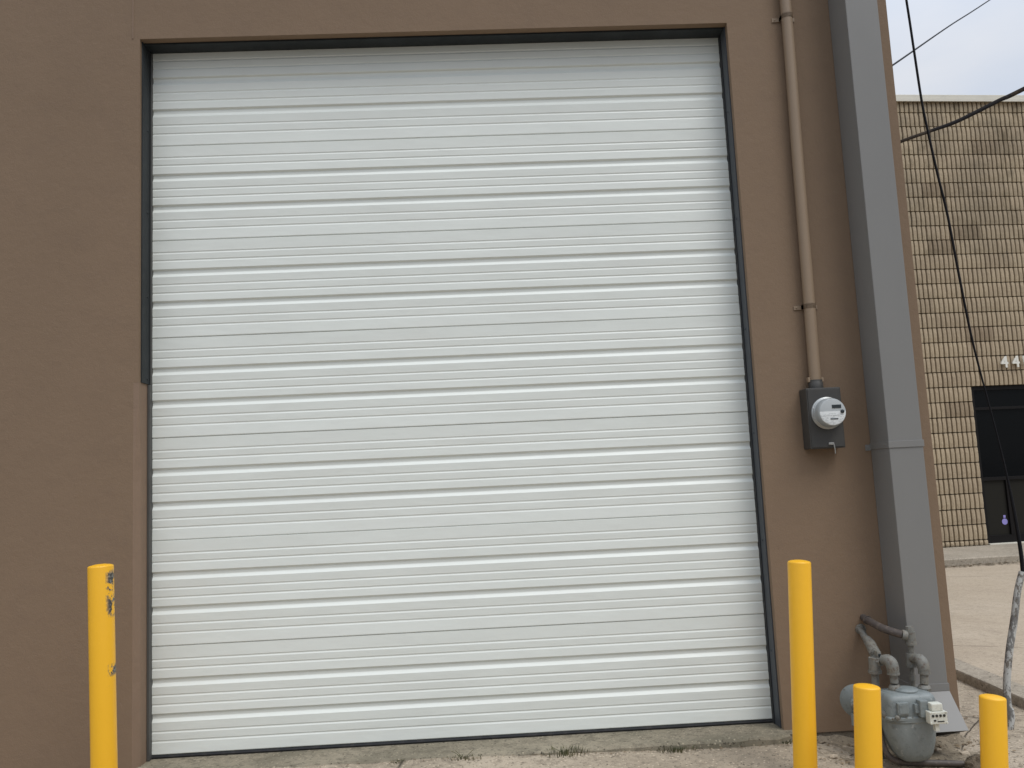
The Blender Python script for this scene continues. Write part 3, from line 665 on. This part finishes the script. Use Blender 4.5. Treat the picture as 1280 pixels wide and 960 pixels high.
# litter and dirt along joints and round the meter
bm = B(); rnd = random.Random(5)
def flake(bm, x, y, z, s, rnd):
    a = rnd.uniform(0, 6.283); t = rnd.uniform(-.5, .5)
    R = Matrix.Translation((x, y, z)) @ Matrix.Rotation(a, 4, 'Z') @ Matrix.Rotation(t, 4, 'X')
    n = rnd.randint(4, 6); v = [bm.verts.new(R @ Vector((s * math.cos(k * 6.283 / n) * rnd.uniform(.7, 1.3), s * .55 * math.sin(k * 6.283 / n) * rnd.uniform(.7, 1.3), rnd.uniform(0, .2) * s))) for k in range(n)]
    bm.faces.new(v)
for _ in range(500):
    x = rnd.uniform(3.15, 4.1); y = rnd.choice([rnd.uniform(-.22, -.145), rnd.uniform(-.5, -.15)]); flake(bm, x, y, gz(x, y) + .005, rnd.uniform(.003, .012), rnd)
for _ in range(420):
    x = rnd.uniform(-.0, 3.15); y = -.262 + rnd.gauss(0, .012); flake(bm, x, y, gz(x, y) + .004, rnd.uniform(.002, .006), rnd)
for _ in range(120):
    x = rnd.uniform(3.6, 4.3); y = rnd.uniform(-.62, .4); flake(bm, x, y, gz(x, y) + .006, rnd.uniform(.004, .014), rnd)
tag(obj('leaf_litter', bm, 'leaf'), 'dry leaves and debris scattered along the wall foot', 'litter', kind='stuff')
bm = B()
for _ in range(2600):
    s = rnd.uniform(-2, 9); d = abs(rnd.gauss(0, .05)) + (.05 if s < 4.4 and rnd.random() < .5 else 0)
    yy = -1.31 - d; X = 4.5 + s * math.cos(rad(4.3)) - yy * math.sin(rad(4.3)); Y = 7.5 + s * math.sin(rad(4.3)) + yy * math.cos(rad(4.3))
    flake(bm, X, Y, lz(X, Y) + rnd.uniform(.006, .02), rnd.uniform(.006, .028), rnd)
tag(obj('gutter_debris', bm, 'dirt'), 'dark dirt and leaves lying along the far sidewalk edge', 'debris', kind='stuff')
# low soil patch under the meter and along the foundation
bm = B(); g = []
xs = xs_range(3.22, 4.08, 60); ys = xs_range(-.66, -.138, 40)
for y in ys:
    g.append([])
    for x in xs:
        e = math.exp(-((x - 3.64) / .22) ** 2 - ((y + .42) / .16) ** 2) * .042 + .030 * math.exp(-((y + .14) / .05) ** 2) * sstep(3.15, 3.3, x)
        n_ = mnoise.noise(Vector((x * 14, y * 14, 2))) * .014 + mnoise.noise(Vector((x * 45, y * 45, 2))) * .006
        edge = min(1, (x - 3.22) / .08, (4.08 - x) / .08, (y + .66) / .10)
        g[-1].append(bm.verts.new((x, y, gz(x, y) - .012 + (e + n_ + .008) * max(0, edge))))
for j in range(len(ys) - 1):
    for i in range(len(xs) - 1): bm.faces.new((g[j][i], g[j][i + 1], g[j + 1][i + 1], g[j + 1][i]))
tag(obj('soil', bm, 'dirt', None, True), 'bare dark soil patch under the gas meter', 'soil', kind='stuff')
# clump of dry roots the ground pipe runs into
bm = B(); t = bmesh.new(); bmesh.ops.create_icosphere(t, subdivisions=4, radius=1)
for v in t.verts:
    n_ = 1 + .22 * mnoise.noise(v.co * 1.8) + .12 * mnoise.noise(v.co * 5) + .08 * mnoise.noise(v.co * 14)
    v.co = Vector((v.co.x * .060 * n_, v.co.y * .055 * n_, v.co.z * .058 * n_))
merge(bm, t); rnd = random.Random(9)
for _ in range(420):
    d = Vector((rnd.gauss(0, 1), rnd.gauss(0, 1), abs(rnd.gauss(0, 1)))).normalized(); p = Vector((d.x * .058, d.y * .053, d.z * .056)); q = p * rnd.uniform(1.08, 1.25) + Vector((rnd.uniform(-.01, .01), rnd.uniform(-.01, .01), -.006))
    t_ = d.orthogonal().normalized() * .0012; v = [bm.verts.new(k) for k in (p - t_, p + t_, q)]; bm.faces.new(v)
tag(obj('root_clump', bm, 'root', None, True, (3.842, -.56, gz(3.84, -.56) + .028)), 'brown fuzzy clump of dry roots behind the short corner bollard', 'root clump')
# a few loose stones
for i, (x, y, s, lab) in enumerate([(3.905, -.33, .018, 'pale chipped stone on the ground at the building corner'), (3.25, -.40, .014, 'small pale stone on the driveway between the tall and short right bollards')]):
    bm = B(); t = bmesh.new(); bmesh.ops.create_icosphere(t, subdivisions=2, radius=1)
    for v in t.verts:
        k = 1 + .35 * mnoise.noise(v.co * 1.3 + Vector((i, 0, 0))); v.co = Vector((v.co.x * s * 1.5 * k, v.co.y * s * k, v.co.z * s * .7 * k))
    merge(bm, t); tag(obj('stone', bm, 'lot', None, False, (x, y, gz(x, y) + s * .4)), lab, 'stone')
